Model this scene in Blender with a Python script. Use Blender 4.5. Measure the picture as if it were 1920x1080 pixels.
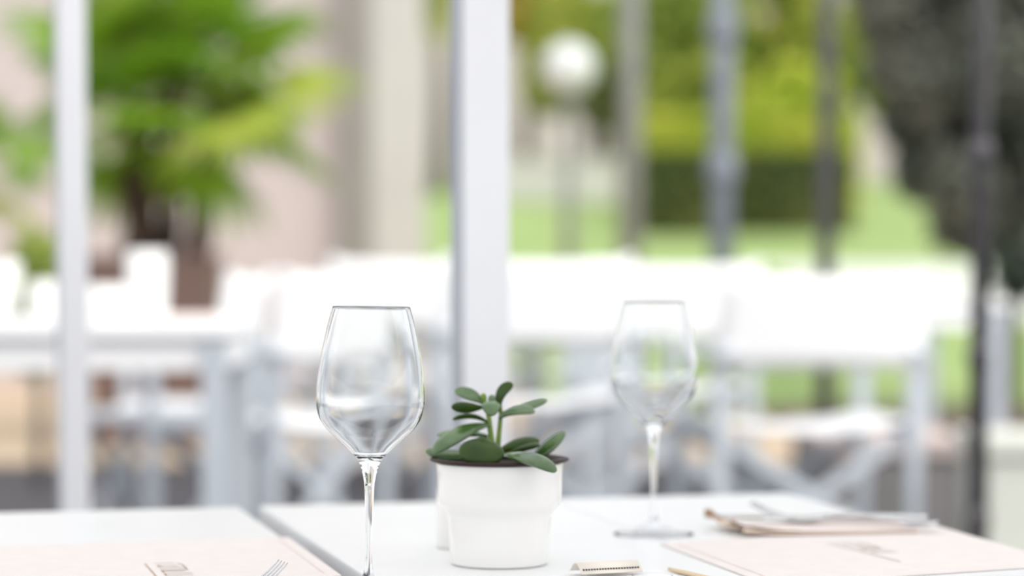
import bpy, bmesh, math, random
from mathutils import Vector, Matrix
import numpy as np

scene = bpy.context.scene
for o in list(bpy.data.objects):
    bpy.data.objects.remove(o, do_unlink=True)
COL = scene.collection
R = math.radians

# ------------------------------------------------------------------ camera
F = 4500.0                      # focal length in pixels of a 1920 px wide frame
TILT = R(3.0)
YH = 507.0                      # horizon row in the photograph
CY = YH + F * math.tan(TILT)    # principal point row (the photo is cropped, so shift_y)
ZC = 0.862                      # camera height above the outer terrace
cam_d = bpy.data.cameras.new('camera')
cam_d.sensor_width = 36.0
cam_d.lens = F / 1920.0 * 36.0
cam_d.shift_y = (CY - 540.0) / 1920.0
cam_d.clip_end = 300
cam_d.dof.use_dof = True
cam_d.dof.focus_distance = 1.93
cam_d.dof.aperture_fstop = 2.7
cam = bpy.data.objects.new('camera', cam_d)
cam.location = (0, 0, ZC)
cam.rotation_euler = (R(90) - TILT, 0, 0)
COL.objects.link(cam)
scene.camera = cam

# ------------------------------------------------------------------ sky, sun, exposure
world = bpy.data.worlds.new('sky')
scene.world = world
world.use_nodes = True
bg = world.node_tree.nodes['Background']
bg.inputs['Color'].default_value = (0.945, 0.965, 1.0, 1)
bg.inputs['Strength'].default_value = 1.0
sun_d = bpy.data.lights.new('sun', 'SUN')
sun_d.energy = 2.4
sun_d.angle = R(50)
sun_d.color = (1.0, 0.97, 0.92)
sun = bpy.data.objects.new('sun', sun_d)
sun.rotation_euler = Vector((-0.55, 0.62, -0.75)).to_track_quat('-Z', 'Y').to_euler()
sun.location = (3, -3, 6)
COL.objects.link(sun)
vs = scene.view_settings
vs.view_transform = 'Standard'
vs.look = 'None'
vs.gamma = 1.0
vs.use_curve_mapping = False
vs.exposure = 0.36

# ------------------------------------------------------------------ pixel -> world
FW = Vector((0, math.cos(TILT), -math.sin(TILT)))
UP = Vector((0, math.sin(TILT), math.cos(TILT)))
def ray(px, py):
    return FW + Vector((1, 0, 0)) * ((px - 960) / F) + UP * ((CY - py) / F)
def P(px, py, y):               # point seen at a pixel, at distance y
    d = ray(px, py)
    return Vector((0, 0, ZC)) + d * (y / d.y)
def G(px, py, z):               # point seen at a pixel, on the level plane z
    d = ray(px, py)
    return Vector((0, 0, ZC)) + d * ((z - ZC) / d.z)

# ------------------------------------------------------------------ materials
def mat(name, col, rough=0.5, var=0.0, scale=8.0, col2=None, bump=0.0, bscale=60.0, metal=0.0,
        coat=0.0, trans=0.0, spec=0.5, sss=0.0, stretch=None):
    m = bpy.data.materials.new(name); m.use_nodes = True
    nt = m.node_tree; b = nt.nodes['Principled BSDF']
    b.inputs['Roughness'].default_value = rough
    b.inputs['Metallic'].default_value = metal
    b.inputs['Coat Weight'].default_value = coat
    b.inputs['Specular IOR Level'].default_value = spec
    if sss:
        b.inputs['Subsurface Weight'].default_value = sss
        b.inputs['Subsurface Radius'].default_value = (0.004, 0.006, 0.002)
    tc = nt.nodes.new('ShaderNodeTexCoord')
    vec = tc.outputs['Object']
    if stretch:
        mp = nt.nodes.new('ShaderNodeMapping'); mp.inputs['Scale'].default_value = stretch
        nt.links.new(vec, mp.inputs['Vector']); vec = mp.outputs['Vector']
    n = nt.nodes.new('ShaderNodeTexNoise'); n.inputs['Scale'].default_value = scale
    n.inputs['Detail'].default_value = 4
    nt.links.new(vec, n.inputs['Vector'])
    cr = nt.nodes.new('ShaderNodeValToRGB')
    c = Vector(col)
    if col2 is None:
        a0 = [max(0, v * (1 - var)) for v in c]; a1 = [min(1, v * (1 + var)) for v in c]
    else:
        a0, a1 = col, col2
    cr.color_ramp.elements[0].position = 0.35; cr.color_ramp.elements[1].position = 0.65
    cr.color_ramp.elements[0].color = (*a0, 1); cr.color_ramp.elements[1].color = (*a1, 1)
    nt.links.new(n.outputs['Fac'], cr.inputs['Fac'])
    nt.links.new(cr.outputs['Color'], b.inputs['Base Color'])
    if bump:
        n2 = nt.nodes.new('ShaderNodeTexNoise'); n2.inputs['Scale'].default_value = bscale
        nt.links.new(vec, n2.inputs['Vector'])
        bp = nt.nodes.new('ShaderNodeBump'); bp.inputs['Strength'].default_value = bump
        bp.inputs['Distance'].default_value = 0.002
        nt.links.new(n2.outputs['Fac'], bp.inputs['Height'])
        nt.links.new(bp.outputs['Normal'], b.inputs['Normal'])
    if trans:
        t = nt.nodes.new('ShaderNodeBsdfTranslucent')
        mx = nt.nodes.new('ShaderNodeMixShader'); mx.inputs['Fac'].default_value = trans
        nt.links.new(cr.outputs['Color'], t.inputs['Color'])
        nt.links.new(b.outputs['BSDF'], mx.inputs[1]); nt.links.new(t.outputs['BSDF'], mx.inputs[2])
        nt.links.new(mx.outputs['Shader'], nt.nodes['Material Output'].inputs['Surface'])
    return m
def glass_mat():
    m = bpy.data.materials.new('clear_glass'); m.use_nodes = True
    nt = m.node_tree; nt.nodes.remove(nt.nodes['Principled BSDF'])
    g = nt.nodes.new('ShaderNodeBsdfGlass'); g.inputs['IOR'].default_value = 1.48
    g.inputs['Roughness'].default_value = 0.0
    g.inputs['Color'].default_value = (0.985, 0.99, 0.99, 1)
    nt.links.new(g.outputs['BSDF'], nt.nodes['Material Output'].inputs['Surface'])
    return m
M = {
 'glass': glass_mat(),
 'table': mat('white_laminate', (0.86, 0.865, 0.87), 0.32, 0.012, 12, bump=0.05, bscale=300),
 'table_edge': mat('grey_edge_band', (0.62, 0.64, 0.66), 0.45, 0.03, 20),
 'steel_leg': mat('painted_steel', (0.70, 0.73, 0.78), 0.4, 0.03, 10),
 'menu': mat('blush_card', (0.81, 0.745, 0.715), 0.75, 0.02, 40, bump=0.08, bscale=500),
 'menu_line': mat('pink_print', (0.78, 0.60, 0.55), 0.75, 0.02, 40),
 'print': mat('brown_print', (0.50, 0.36, 0.25), 0.75, 0.05, 60),
 'kraft': mat('kraft_paper', (0.70, 0.56, 0.44), 0.8, 0.06, 60, bump=0.15, bscale=400),
 'kraft_in': mat('kraft_paper_brown', (0.36, 0.21, 0.10), 0.8, 0.1, 60),
 'napkin': mat('blush_napkin', (0.83, 0.73, 0.69), 0.85, 0.02, 60, bump=0.2, bscale=700),
 'metal': mat('polished_steel', (0.64, 0.645, 0.66), 0.16, 0.03, 30, metal=1.0),
 'ceramic': mat('white_ceramic', (0.87, 0.86, 0.835), 0.22, 0.008, 10, coat=0.4),
 'pot_brown': mat('dark_brown_plastic', (0.035, 0.018, 0.013), 0.55, 0.1, 30, spec=0.25),
 'soil': mat('potting_soil', (0.035, 0.022, 0.016), 0.95, 0.5, 120, bump=0.8, bscale=180),
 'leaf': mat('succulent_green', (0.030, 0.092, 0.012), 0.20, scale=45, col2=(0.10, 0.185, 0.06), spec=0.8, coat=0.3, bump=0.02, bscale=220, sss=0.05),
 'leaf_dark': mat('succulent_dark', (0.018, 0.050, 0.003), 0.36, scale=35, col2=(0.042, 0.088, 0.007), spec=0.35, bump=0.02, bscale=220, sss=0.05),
 'stem': mat('succulent_stem', (0.14, 0.26, 0.03), 0.4, scale=60, col2=(0.24, 0.34, 0.05), sss=0.05),
 'paper': mat('white_paper', (0.88, 0.88, 0.90), 0.7, 0.01, 40),
 'card': mat('cream_card', (0.84, 0.77, 0.68), 0.55, 0.02, 40),
 'ink': mat('black_ink', (0.02, 0.02, 0.025), 0.6, 0.1, 40),
 'wood': mat('pale_wood', (0.72, 0.56, 0.36), 0.6, 0.08, 40, stretch=(1, 12, 12)),
 'alu': mat('white_aluminium', (0.90, 0.90, 0.92), 0.35, 0.01, 6),
 'alu_grey': mat('grey_aluminium', (0.40, 0.43, 0.48), 0.4, 0.02, 6),
 'canvas': mat('white_canvas', (0.95, 0.95, 0.95), 0.85, 0.015, 60, bump=0.2, bscale=400),
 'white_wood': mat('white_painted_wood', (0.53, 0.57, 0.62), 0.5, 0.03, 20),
 'iron': mat('dark_iron', (0.080, 0.075, 0.080), 0.5, 0.15, 20),
 'iron_grey': mat('grey_iron', (0.19, 0.21, 0.24), 0.5, 0.1, 20),
 'iron_pale': mat('weathered_grey_iron', (0.20, 0.205, 0.18), 0.6, 0.1, 20),
 'deck': mat('shaded_paving', (0.058, 0.053, 0.062), 0.8, 0.2, 3, bump=0.2, bscale=30),  # dark paving, with the terrace shade put into its colour
 'gravel': mat('sand_gravel', (0.52, 0.40, 0.28), 0.9, 0.12, 2, bump=0.3, bscale=60),
 'grass': mat('lawn', (0.21, 0.315, 0.085), 0.9, scale=0.9, col2=(0.31, 0.41, 0.145), bump=0.4, bscale=40),
 'path': mat('pale_path', (0.62, 0.64, 0.56), 0.9, 0.05, 3),
 'wallp': mat('blush_render', (0.50, 0.44, 0.43), 0.85, 0.025, 1.2, stretch=(0.4, 1, 9), bump=0.1),
 'wall_grey': mat('grey_render', (0.25, 0.235, 0.215), 0.85, 0.04, 2),
 'wall_pale': mat('pale_render', (0.52, 0.505, 0.48), 0.85, 0.03, 2),
 'stone_grey': mat('grey_stone', (0.21, 0.20, 0.20), 0.85, 0.12, 6, bump=0.3, bscale=40),
 'stone_top': mat('rosy_coping', (0.52, 0.43, 0.40), 0.8, 0.05, 8),
 'stone_pale': mat('pale_limewash', (0.64, 0.65, 0.58), 0.85, 0.04, 5),
 'bed': mat('bark_mulch', (0.10, 0.07, 0.045), 0.95, 0.3, 12, bump=0.6, bscale=60),
 'trunk': mat('palm_trunk', (0.085, 0.05, 0.035), 0.9, 0.35, 18, bump=0.8, bscale=50),
 'planter': mat('brown_planter', (0.16, 0.10, 0.085), 0.7, 0.06, 4),
 'frond': mat('palm_green', (0.09, 0.25, 0.010), 0.40, scale=3, col2=(0.27, 0.45, 0.03), trans=0.38),
 'frond2': mat('palm_olive', (0.20, 0.30, 0.03), 0.45, scale=3, col2=(0.42, 0.50, 0.07), trans=0.40),
 'fol_yel': mat('yellow_green_leaves', (0.30, 0.37, 0.05), 0.6, scale=0.8, col2=(0.62, 0.64, 0.14), trans=0.45),
 'fol_mid': mat('mid_green_leaves', (0.22, 0.32, 0.05), 0.6, scale=0.8, col2=(0.50, 0.55, 0.12), trans=0.42),
 'fol_orange': mat('autumn_leaves', (0.50, 0.30, 0.06), 0.6, scale=1.5, col2=(0.60, 0.50, 0.10), trans=0.45),
 'fol_lime': mat('lime_leaves', (0.48, 0.58, 0.06), 0.6, scale=0.8, col2=(0.68, 0.68, 0.12), trans=0.45),
 'fol_hedge': mat('hedge_leaves', (0.085, 0.12, 0.03), 0.6, scale=1.5, col2=(0.18, 0.20, 0.05), trans=0.25),
 'fol_dark': mat('dark_conifer_needles', (0.07, 0.10, 0.07), 0.7, scale=1.6, col2=(0.26, 0.26, 0.215), trans=0.25),
 'bark': mat('grey_bark', (0.12, 0.105, 0.095), 0.9, 0.25, 10, bump=0.6, bscale=30),
 'lamp': mat('opal_glass', (0.66, 0.69, 0.67), 0.3, 0.01, 5),
}

# ------------------------------------------------------------------ mesh helpers
class MB:
    def __init__(s): s.v = []; s.f = []; s.smooth = []
    def add(s, vs, fs, smooth=False):
        k = len(s.v); s.v += [tuple(v) for v in vs]
        for f in fs: s.f.append(tuple(i + k for i in f)); s.smooth.append(smooth)
        return s
    def box(s, c, size, rot=None, bev=0.0):
        bm = bmesh.new(); bmesh.ops.create_cube(bm, size=1.0)
        for v in bm.verts: v.co = Vector((v.co.x * size[0], v.co.y * size[1], v.co.z * size[2]))
        if bev: bmesh.ops.bevel(bm, geom=bm.edges[:], offset=bev, segments=2, affect='EDGES', profile=0.6)
        m = Matrix.Translation(Vector(c)) @ (rot.to_4x4() if rot else Matrix())
        bm.transform(m); bm.verts.index_update()
        s.add([v.co.copy() for v in bm.verts], [[v.index for v in f.verts] for f in bm.faces]); bm.free(); return s
    def bar(s, a, b, w, t, bev=0.0, hint=(0, 0, 1)):     # rectangular bar from a to b
        a = Vector(a); b = Vector(b); z = (b - a).normalized(); h = Vector(hint)
        if abs(z.dot(h)) > 0.98: h = Vector((0, 1, 0))
        x = h.cross(z).normalized(); y = z.cross(x)
        rot = Matrix((x, y, z)).transposed()
        return s.box((a + b) / 2, (w, t, (b - a).length), rot, bev)
    def tube(s, pts, rads, n=12, cap=True):
        pts = [Vector(p) for p in pts]; vs = []; fs = []
        ref = None
        for i, p in enumerate(pts):
            t = (pts[min(i + 1, len(pts) - 1)] - pts[max(i - 1, 0)]).normalized()
            if ref is None:
                ref = Vector((1, 0, 0)) if abs(t.x) < 0.9 else Vector((0, 1, 0))
            x = (ref - t * ref.dot(t)).normalized(); y = t.cross(x); ref = x
            r = rads[i] if hasattr(rads, '__len__') else rads
            for k in range(n):
                a = 2 * math.pi * k / n; vs.append(p + x * (r * math.cos(a)) + y * (r * math.sin(a)))
        for i in range(len(pts) - 1):
            for k in range(n):
                fs.append((i * n + k, i * n + (k + 1) % n, (i + 1) * n + (k + 1) % n, (i + 1) * n + k))
        s.add(vs, fs, True)
        if cap:
            k0 = len(s.v) - len(vs)
            s.f.append(tuple(k0 + k for k in range(n))[::-1]); s.smooth.append(False)
            s.f.append(tuple(k0 + (len(pts) - 1) * n + k for k in range(n))); s.smooth.append(False)
        return s
    def lathe(s, prof, n=64, c=(0, 0, 0)):               # prof: list of (r, z)
        vs = []; fs = []; rows = []
        for r, z in prof:
            if r < 1e-7: rows.append([len(vs)]); vs.append((c[0], c[1], c[2] + z))
            else:
                rows.append(list(range(len(vs), len(vs) + n)))
                for k in range(n):
                    a = 2 * math.pi * k / n; vs.append((c[0] + r * math.cos(a), c[1] + r * math.sin(a), c[2] + z))
        for a, b in zip(rows[:-1], rows[1:]):
            for k in range(n):
                k2 = (k + 1) % n
                if len(a) == 1 and len(b) == 1: continue
                if len(a) == 1: fs.append((a[0], b[k2], b[k]))
                elif len(b) == 1: fs.append((a[k], a[k2], b[0]))
                else: fs.append((a[k], a[k2], b[k2], b[k]))
        return s.add(vs, fs, True)
    def ball(s, c, r, n=16):
        return s.lathe([(abs(r * math.sin(math.pi * i / n)) if 0 < i < n else 0, -r * math.cos(math.pi * i / n)) for i in range(n + 1)], 20, c)
    def mesh(s, name, m, fixn=True):
        me = bpy.data.meshes.new(name); me.from_pydata(s.v, [], s.f)
        me.polygons.foreach_set('use_smooth', s.smooth)
        if fixn:
            bm = bmesh.new(); bm.from_mesh(me); bmesh.ops.recalc_face_normals(bm, faces=bm.faces[:]); bm.to_mesh(me); bm.free()
        me.materials.append(m if not isinstance(m, str) else M[m]); return me
    def build(s, name, m, parent=None, loc=(0, 0, 0), rot=(0, 0, 0)):
        return link(name, s.mesh(name, m), parent, loc, rot)
def link(name, data, parent=None, loc=(0, 0, 0), rot=(0, 0, 0)):
    o = bpy.data.objects.new(name, data); COL.objects.link(o); o.location = loc; o.rotation_euler = rot
    if parent: o.parent = parent
    return o
def tag(o, label, cat, group=None, kind=None):
    if label: o['label'] = label
    if cat: o['category'] = cat
    if group: o['group'] = group
    if kind: o['kind'] = kind
    return o
def thing(name, label, cat, loc=(0, 0, 0), rz=0.0, group=None):
    return tag(link(name, None, None, loc, (0, 0, rz)), label, cat, group)
def struct(o, label=None, cat=None):
    return tag(o, label, cat, None, 'structure')
def copy_tree(o, parent=None):
    c = o.copy(); COL.objects.link(c); c.parent = parent
    for ch in list(o.children): copy_tree(ch, c)
    return c
def rnd_pts(rng, n):
    v = rng.normal(size=(n, 3)); return v / np.linalg.norm(v, axis=1)[:, None]
def leaf_cloud(name, m, parent, blobs, n, size, seed, loc=(0, 0, 0), inner=0.55, box=False):
    # blobs: list of (cx, cy, cz, rx, ry, rz); n four-sided leaves spread over them
    rng = np.random.default_rng(seed)
    vol = np.array([b[3] * b[4] * b[5] for b in blobs]) ** 0.67; pk = rng.choice(len(blobs), n, p=vol / vol.sum())
    B = np.array(blobs)[pk]
    if box:
        q = rng.uniform(-1, 1, (n, 3)); ax = rng.integers(0, 3, n); sg = np.sign(q[np.arange(n), ax])
        q[np.arange(n), ax] = sg * rng.uniform(0.85, 1.0, n)
    else:
        q = rnd_pts(rng, n) * (inner + (1 - inner) * rng.random(n) ** 0.6)[:, None]
    c = B[:, :3] + q * B[:, 3:]
    a = rnd_pts(rng, n); t = rnd_pts(rng, n); b = np.cross(a, t); b /= np.linalg.norm(b, axis=1)[:, None] + 1e-9
    s = size * rng.uniform(0.6, 1.3, n)[:, None]
    v = np.stack([c - a * s, c + b * s * 0.45 - a * s * 0.1, c + a * s, c - b * s * 0.45 - a * s * 0.1], 1).reshape(-1, 3)
    me = bpy.data.meshes.new(name)
    me.vertices.add(4 * n); me.vertices.foreach_set('co', v.astype(np.float32).ravel())
    me.loops.add(4 * n); me.loops.foreach_set('vertex_index', np.arange(4 * n, dtype=np.int32))
    me.polygons.add(n); me.polygons.foreach_set('loop_start', np.arange(0, 4 * n, 4, dtype=np.int32))
    me.update(calc_edges=True); me.materials.append(M[m])
    return link(name, me, parent, loc)

# ================================================================== LARGE STRUCTURE
NEAR_Z = -0.12                                    # floor under the near tables
def flat(name, pts, m, z, thick=0.05):
    n = len(pts); vs = [(x, y, z) for x, y in pts] + [(x, y, z - thick) for x, y in pts]
    fs = [tuple(range(n)), tuple(range(n, 2 * n))[::-1]] + [(i, n + i, n + (i + 1) % n, (i + 1) % n) for i in range(n)]
    return MB().add(vs, fs).build(name, m)
struct(flat('floor', [(-4, -2), (4, -2), (4, 2.95), (-4, 2.95)], 'deck', NEAR_Z), 'paved floor under the near tables, shade put into its dark colour', 'floor')
struct(flat('floor_terrace', [(-6, 2.95), (6, 2.95), (6, 10.7), (-6, 10.7)], 'deck', 0.0, 0.17), 'paved terrace floor under the white chairs, shade put into its dark colour', 'floor')
struct(flat('floor_gravel', [(-9, 10.7), (9, 10.7), (9, 14.5), (0.3, 14.5), (-0.6, 26), (-9, 26)], 'gravel', -0.004), 'sandy gravel yard beyond the terrace', 'ground')
# lawn rising away from the yard
def lawn_z(y): return 0.0 if y < 14.5 else (y - 14.5) * 0.083 if y < 45 else 30.5 * 0.083 + (y - 45) * 0.02
def strip(name, x0f, x1f, y0, y1, m, dz=0.0, n=24):
    vs = []; fs = []
    for i in range(n + 1):
        y = y0 + (y1 - y0) * i / n; z = lawn_z(y) + dz
        vs += [(x0f(y), y, z), (x1f(y), y, z)]
    for i in range(n): fs.append((2 * i, 2 * i + 1, 2 * i + 3, 2 * i + 2))
    k = len(vs); vs += [(x, y, min(z - 0.3, -0.3)) for x, y, z in vs]
    fs += [(a + k, b + k, c + k, d + k)[::-1] for a, b, c, d in fs]
    fs += [(2 * i, 2 * i + 2, k + 2 * i + 2, k + 2 * i) for i in range(n)] + [(2 * i + 1, k + 2 * i + 1, k + 2 * i + 3, 2 * i + 3) for i in range(n)]
    fs += [(0, k, k + 1, 1), (2 * n, 2 * n + 1, k + 2 * n + 1, k + 2 * n)]
    return MB().add(vs, fs).build(name, m)
struct(strip('lawn', lambda y: 0.3 - (min(y, 26) - 14.5) * 0.078 if y < 26 else -14, lambda y: 20, 14.5, 110, 'grass', 0, 60), 'bright green lawn sloping up behind the terrace', 'lawn')
struct(strip('path', lambda y: 3.2 - (y - 19.6) * 0.10, lambda y: 12, 19.6, 25.5, 'path', 0.012, 8), 'pale path crossing the lawn at the right', 'path')
# house wall at the left
ws = P(640, 400, 18.0).x
o = MB().box(((ws - 9) / 2, 18.15, 2.9), (ws + 9, 0.3, 5.9)).build('wall_left', 'wallp'); struct(o, 'blush rendered house wall behind the palm', 'wall')
we = P(692, 400, 17.9).x
o = MB().box(((ws + we) / 2, 18.1, 2.9), (we - ws, 0.5, 5.9)).build('trim_1', 'wall_grey'); struct(o, 'grey vertical corner strip at the end of the blush wall', 'corner trim')
wb = P(690, 400, 24.0).x; wf = P(796, 400, 24.0).x
o = MB().box(((wb - .3 + wf) / 2, 24.15, 2.9), (wf - wb + .3, 0.3, 6.2)).build('wall_back', 'wall_pale'); struct(o, 'pale grey wall set back past the grey corner strip', 'wall')

# frame posts near the tables (grid turned like the tables)
ROT = R(14.2)
def frame_post(px0, px1, y, label, w, d, seam):
    c = P((px0 + px1) / 2, 500, y)
    t = thing('frame_post', label, 'post', (c.x, c.y, 0), ROT, 'white posts of the terrace frame')
    MB().box((0, 0, 1.6), (w, d, 3.2), None, 0.003).build('profile', 'alu', t)
    MB().box((-w / 2 - 0.002, 0, 1.6), (0.004, d * 0.8, 3.2)).build('shaded_face', 'alu_grey', t)  # grey strip paints the shade on the left face of the white post
    if seam: MB().box((-w * 0.30, -d / 2 - 0.001, 1.6), (0.004, 0.002, 3.2)).build('groove', 'alu_grey', t)
    MB().box((0, 0, 0.006), (w + 0.05, d + 0.05, 0.012), None, 0.002).build('foot_plate', 'alu_grey', t)
    return t
frame_post(846, 959, 3.05, 'wide white square post right behind the succulent pot', 0.060, 0.062, False)
frame_post(106, 168, 3.9, 'slim white post at the left before the palm', 0.046, 0.040, False)

# unseen fabric canopy, added so the near tables come out darker than the terrace
m = mat('added_canopy_fabric', (0.90, 0.89, 0.88), 0.9, 0.01, 5, trans=0.65)
vs_ = []; fs_ = []
for i in range(13):
    y = -3.0 + 6.1 * i / 12
    for x in (-4.0, 4.0): vs_.append((x, y, 2.55 - 0.05 * math.sin(math.pi * i / 12)))
for i in range(12): fs_.append((2 * i, 2 * i + 1, 2 * i + 3, 2 * i + 2))
struct(MB().add(vs_, fs_).build('added_canopy', m), 'added unseen off-white canopy that dims the near tables', 'canopy')

# iron posts beyond
def iron_post(px, y, r, m, label, knots=(), lean=0, name='iron_post'):
    c = P(px, 480, y); z0 = 0.0 if y < 14.5 else lawn_z(y)
    t = thing(name, label, 'post', (c.x, c.y, z0), 0, 'iron posts along the terrace')
    MB().tube([(0, 0, 0), (lean * 3.4, 0, 3.4)], r, 16).build('shaft', m, t)
    MB().lathe([(0, 0), (r * 2.4, 0), (r * 2.4, 0.02), (r * 1.3, 0.05), (0, 0.05)], 20).build('foot', m, t)
    for py in knots:
        z = P(px, py, y).z - z0
        MB().lathe([(0, -1.3 * r), (r * 1.1, -1.3 * r), (r * 1.3, -0.6 * r), (r * 1.4, 0), (r * 1.3, 0.6 * r), (r * 1.1, 1.3 * r), (0, 1.3 * r)], 20, (0, 0, z)).build('collar', m, t)
    return t
iron_post(1838, 5.2, 0.0205, 'iron', 'dark iron post at the far right with bulging collars', (285, 668, 975))
iron_post(1548, 8.2, 0.029, 'iron', 'plain thin dark iron post rising behind the right canvas chair')
iron_post(1353, 10.3, 0.050, 'iron_grey', 'thick blue-grey iron post with collars beside the dark hedge', (55, 318))
iron_post(1181, 13.0, 0.062, 'iron_pale', 'pale weathered post between the globe lamp and the hedge')

# low walls at the right
def low_wall(x0, x1, y0, y1, z, m, mtop, label, name):
    t = thing(name, label, 'low wall', ((x0 + x1) / 2, (y0 + y1) / 2, 0))
    MB().box((0, 0, (z - 0.05) / 2), (x1 - x0, y1 - y0, z - 0.05)).build('wall_body', m, t)
    MB().box((0, 0, z - 0.025), (x1 - x0 + 0.04, y1 - y0 + 0.04, 0.05), None, 0.006).build('coping', mtop, t)
low_wall(0.95, P(1812, 830, 7.1).x, 7.1, 8.1, 0.36, 'stone_grey', 'stone_top', 'grey stone garden wall with rosy coping right of the canvas chair', 'garden_wall')
low_wall(P(1856, 830, 6.2).x, 3.4, 6.2, 6.6, 0.43, 'stone_pale', 'stone_pale', 'pale limewashed low wall at the far right', 'garden_wall')
struct(flat('planting_bed', [(1.5, 12.6), (7, 12.2), (7, 14.9), (1.5, 14.9)], 'bed', 0.03, 0.05), 'dark mulch bed at the edge of the lawn', 'planting bed')

# distant building and low white wall
t = thing('distant_building', 'pale distant building glimpsed between the trees', 'building', (2.0, 62, lawn_z(62)))
MB().box((0, 0, 3.5), (26, 4, 7.0)).build('wall', 'wallp', t)
MB().box((0, 0, 7.15), (26.6, 4.6, 0.3)).build('roof', 'stone_grey', t)
c = P(1040, 378, 38.0)
t = thing('garden_wall', 'low white wall at the top of the lawn below the globe lamp', 'low wall', (c.x, 38.0, lawn_z(38)))
MB().box((0, 0, 0.31), (2.2, 0.3, 0.62)).build('wall_body', 'wall_pale', t)
MB().box((0, 0, 0.65), (2.26, 0.36, 0.06)).build('coping', 'wall_pale', t)

# ================================================================== NEAR TABLES
TZ = ZC - 0.258
U = Vector((math.cos(ROT), math.sin(ROT), 0)); V = Vector((-math.sin(ROT), math.cos(ROT), 0))
def near_table(corner, widths, side, label):
    # corner: far corner on the side given (-1: left far corner, +1: right far corner)
    depth = 0.82; W = sum(widths) + 0.003 * (len(widths) - 1)
    c = corner + U * (W / 2 if side < 0 else -W / 2) - V * depth / 2
    t = thing('cafe_table', label, 'table', (c.x, c.y, NEAR_Z), ROT)
    h = TZ - NEAR_Z
    x = -W / 2
    for w in widths:
        MB().box((x + w / 2, 0, h - 0.0125), (w, depth, 0.025), None, 0.0022).build('top_board', 'table', t)
        x += w + 0.003
    for s in (-1, 1):
        MB().box((0, s * (depth / 2 - 0.05), h - 0.05), (W - 0.10, 0.025, 0.05)).build('apron', 'table_edge', t)
        for q in (-1, 1):
            MB().box((q * (W / 2 - 0.06), s * (depth / 2 - 0.06), (h - 0.025) / 2), (0.045, 0.045, h - 0.025), None, 0.003).build('leg', 'steel_leg', t)
    return t
mid_corner = G(486, 948, TZ)
near_table(mid_corner, (0.325, 0.285), -1, 'white two-board cafe table carrying the succulent and the far wine glass')
left_corner = G(447, 950, TZ)
near_table(left_corner, (0.325, 0.285), 1, 'white cafe table at the left under the menu card with the near fork')

# ------------------------------------------------------------------ menus
EPS = 0.0004
def quad_card(name, pts, th, m, label, cat):
    # pts: four (x, y) corners, thickness th on the table
    c = sum((Vector((p.x, p.y, 0)) for p in pts), Vector()) / 4
    t = thing(name, label, cat, (c.x, c.y, TZ + EPS))
    vs = [(p.x - c.x, p.y - c.y, th) for p in pts] + [(p.x - c.x, p.y - c.y, 0) for p in pts]
    MB().add(vs, [(0, 1, 2, 3), (7, 6, 5, 4), (0, 4, 5, 1), (1, 5, 6, 2), (2, 6, 7, 3), (3, 7, 4, 0)]).build('card', m, t)
    return t, c
def seg(mb, a, b, w, z):
    a = Vector(a); b = Vector(b); d = (b - a).normalized(); n = Vector((-d.y, d.x)) * w / 2
    mb.add([(*(a - n - d * w / 2), z), (*(b - n + d * w / 2), z), (*(b + n + d * w / 2), z), (*(a + n - d * w / 2), z)], [(0, 1, 2, 3)])
def lettering(t, c, org, run, th):
    # stroke marks of a heading that runs towards the camera; org = far left end, run = reading direction
    run = run.normalized(); sd = Vector((-run.y, run.x, 0))       # sd: to the right as seen here
    if sd.x < 0: sd = -sd
    z = th + 0.0003
    def q(a, b): p = org + run * a + sd * b - c; return (p.x, p.y)
    ln = MB(); seg(ln, q(0, 0), q(0.150, 0), 0.0016, z); ln.build('rule', 'print', t)
    H0, H1 = 0.009, 0.031
    glyphs = [
      [((0.000, H0), (0.000, H1 - .006)), ((0.003, H1 - .003), (0.014, H1)), ((0.013, H0 + .002), (0.017, H0))],
      [((0.022, H0), (0.018, H0 + .004)), ((0.018, H0 + .004), (0.018, H0 + .012)), ((0.018, H0 + .012), (0.023, H0 + .016)), ((0.018, H1), (0.026, H1))],
      [((0.032, H0), (0.032, H1)), ((0.032, H1), (0.044, H1)), ((0.044, H0), (0.044, H1))],
      [((0.052, H0), (0.052, H1)), ((0.052, H0), (0.064, H0)), ((0.058, H0), (0.058, H1 - .004))],
      [((0.072, H0), (0.084, H0)), ((0.072, H0), (0.072, H1)), ((0.084, H0), (0.084, H1))],
    ]
    for g in glyphs:
        mb = MB()
        for a, b in g: seg(mb, q(*a), q(*b), 0.0017, z)
        mb.build('letter', 'print', t)
# left menu
a = G(541, 1010, TZ); b = G(637, 1080, TZ); e = (b - a).normalized(); f_ = (G(0, 1027, TZ) - a).normalized()
lm, lc = quad_card('menu_card', [a, a + f_ * 0.42, a + f_ * 0.42 + e * 0.30, a + e * 0.30], 0.0012, 'menu', 'blush menu card at the lower left under the fork tines', 'menu')
mb = MB(); p0 = a + f_ * 0.012 - lc; seg(mb, (p0 + e * 0.012).xy, (p0 + e * 0.28).xy, 0.0009, 0.0015); mb.build('border_line', 'menu_line', lm)
lo = G(272, 1061, TZ); lettering(lm, lc, lo, G(289, 1080, TZ) - lo, 0.0012)
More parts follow.
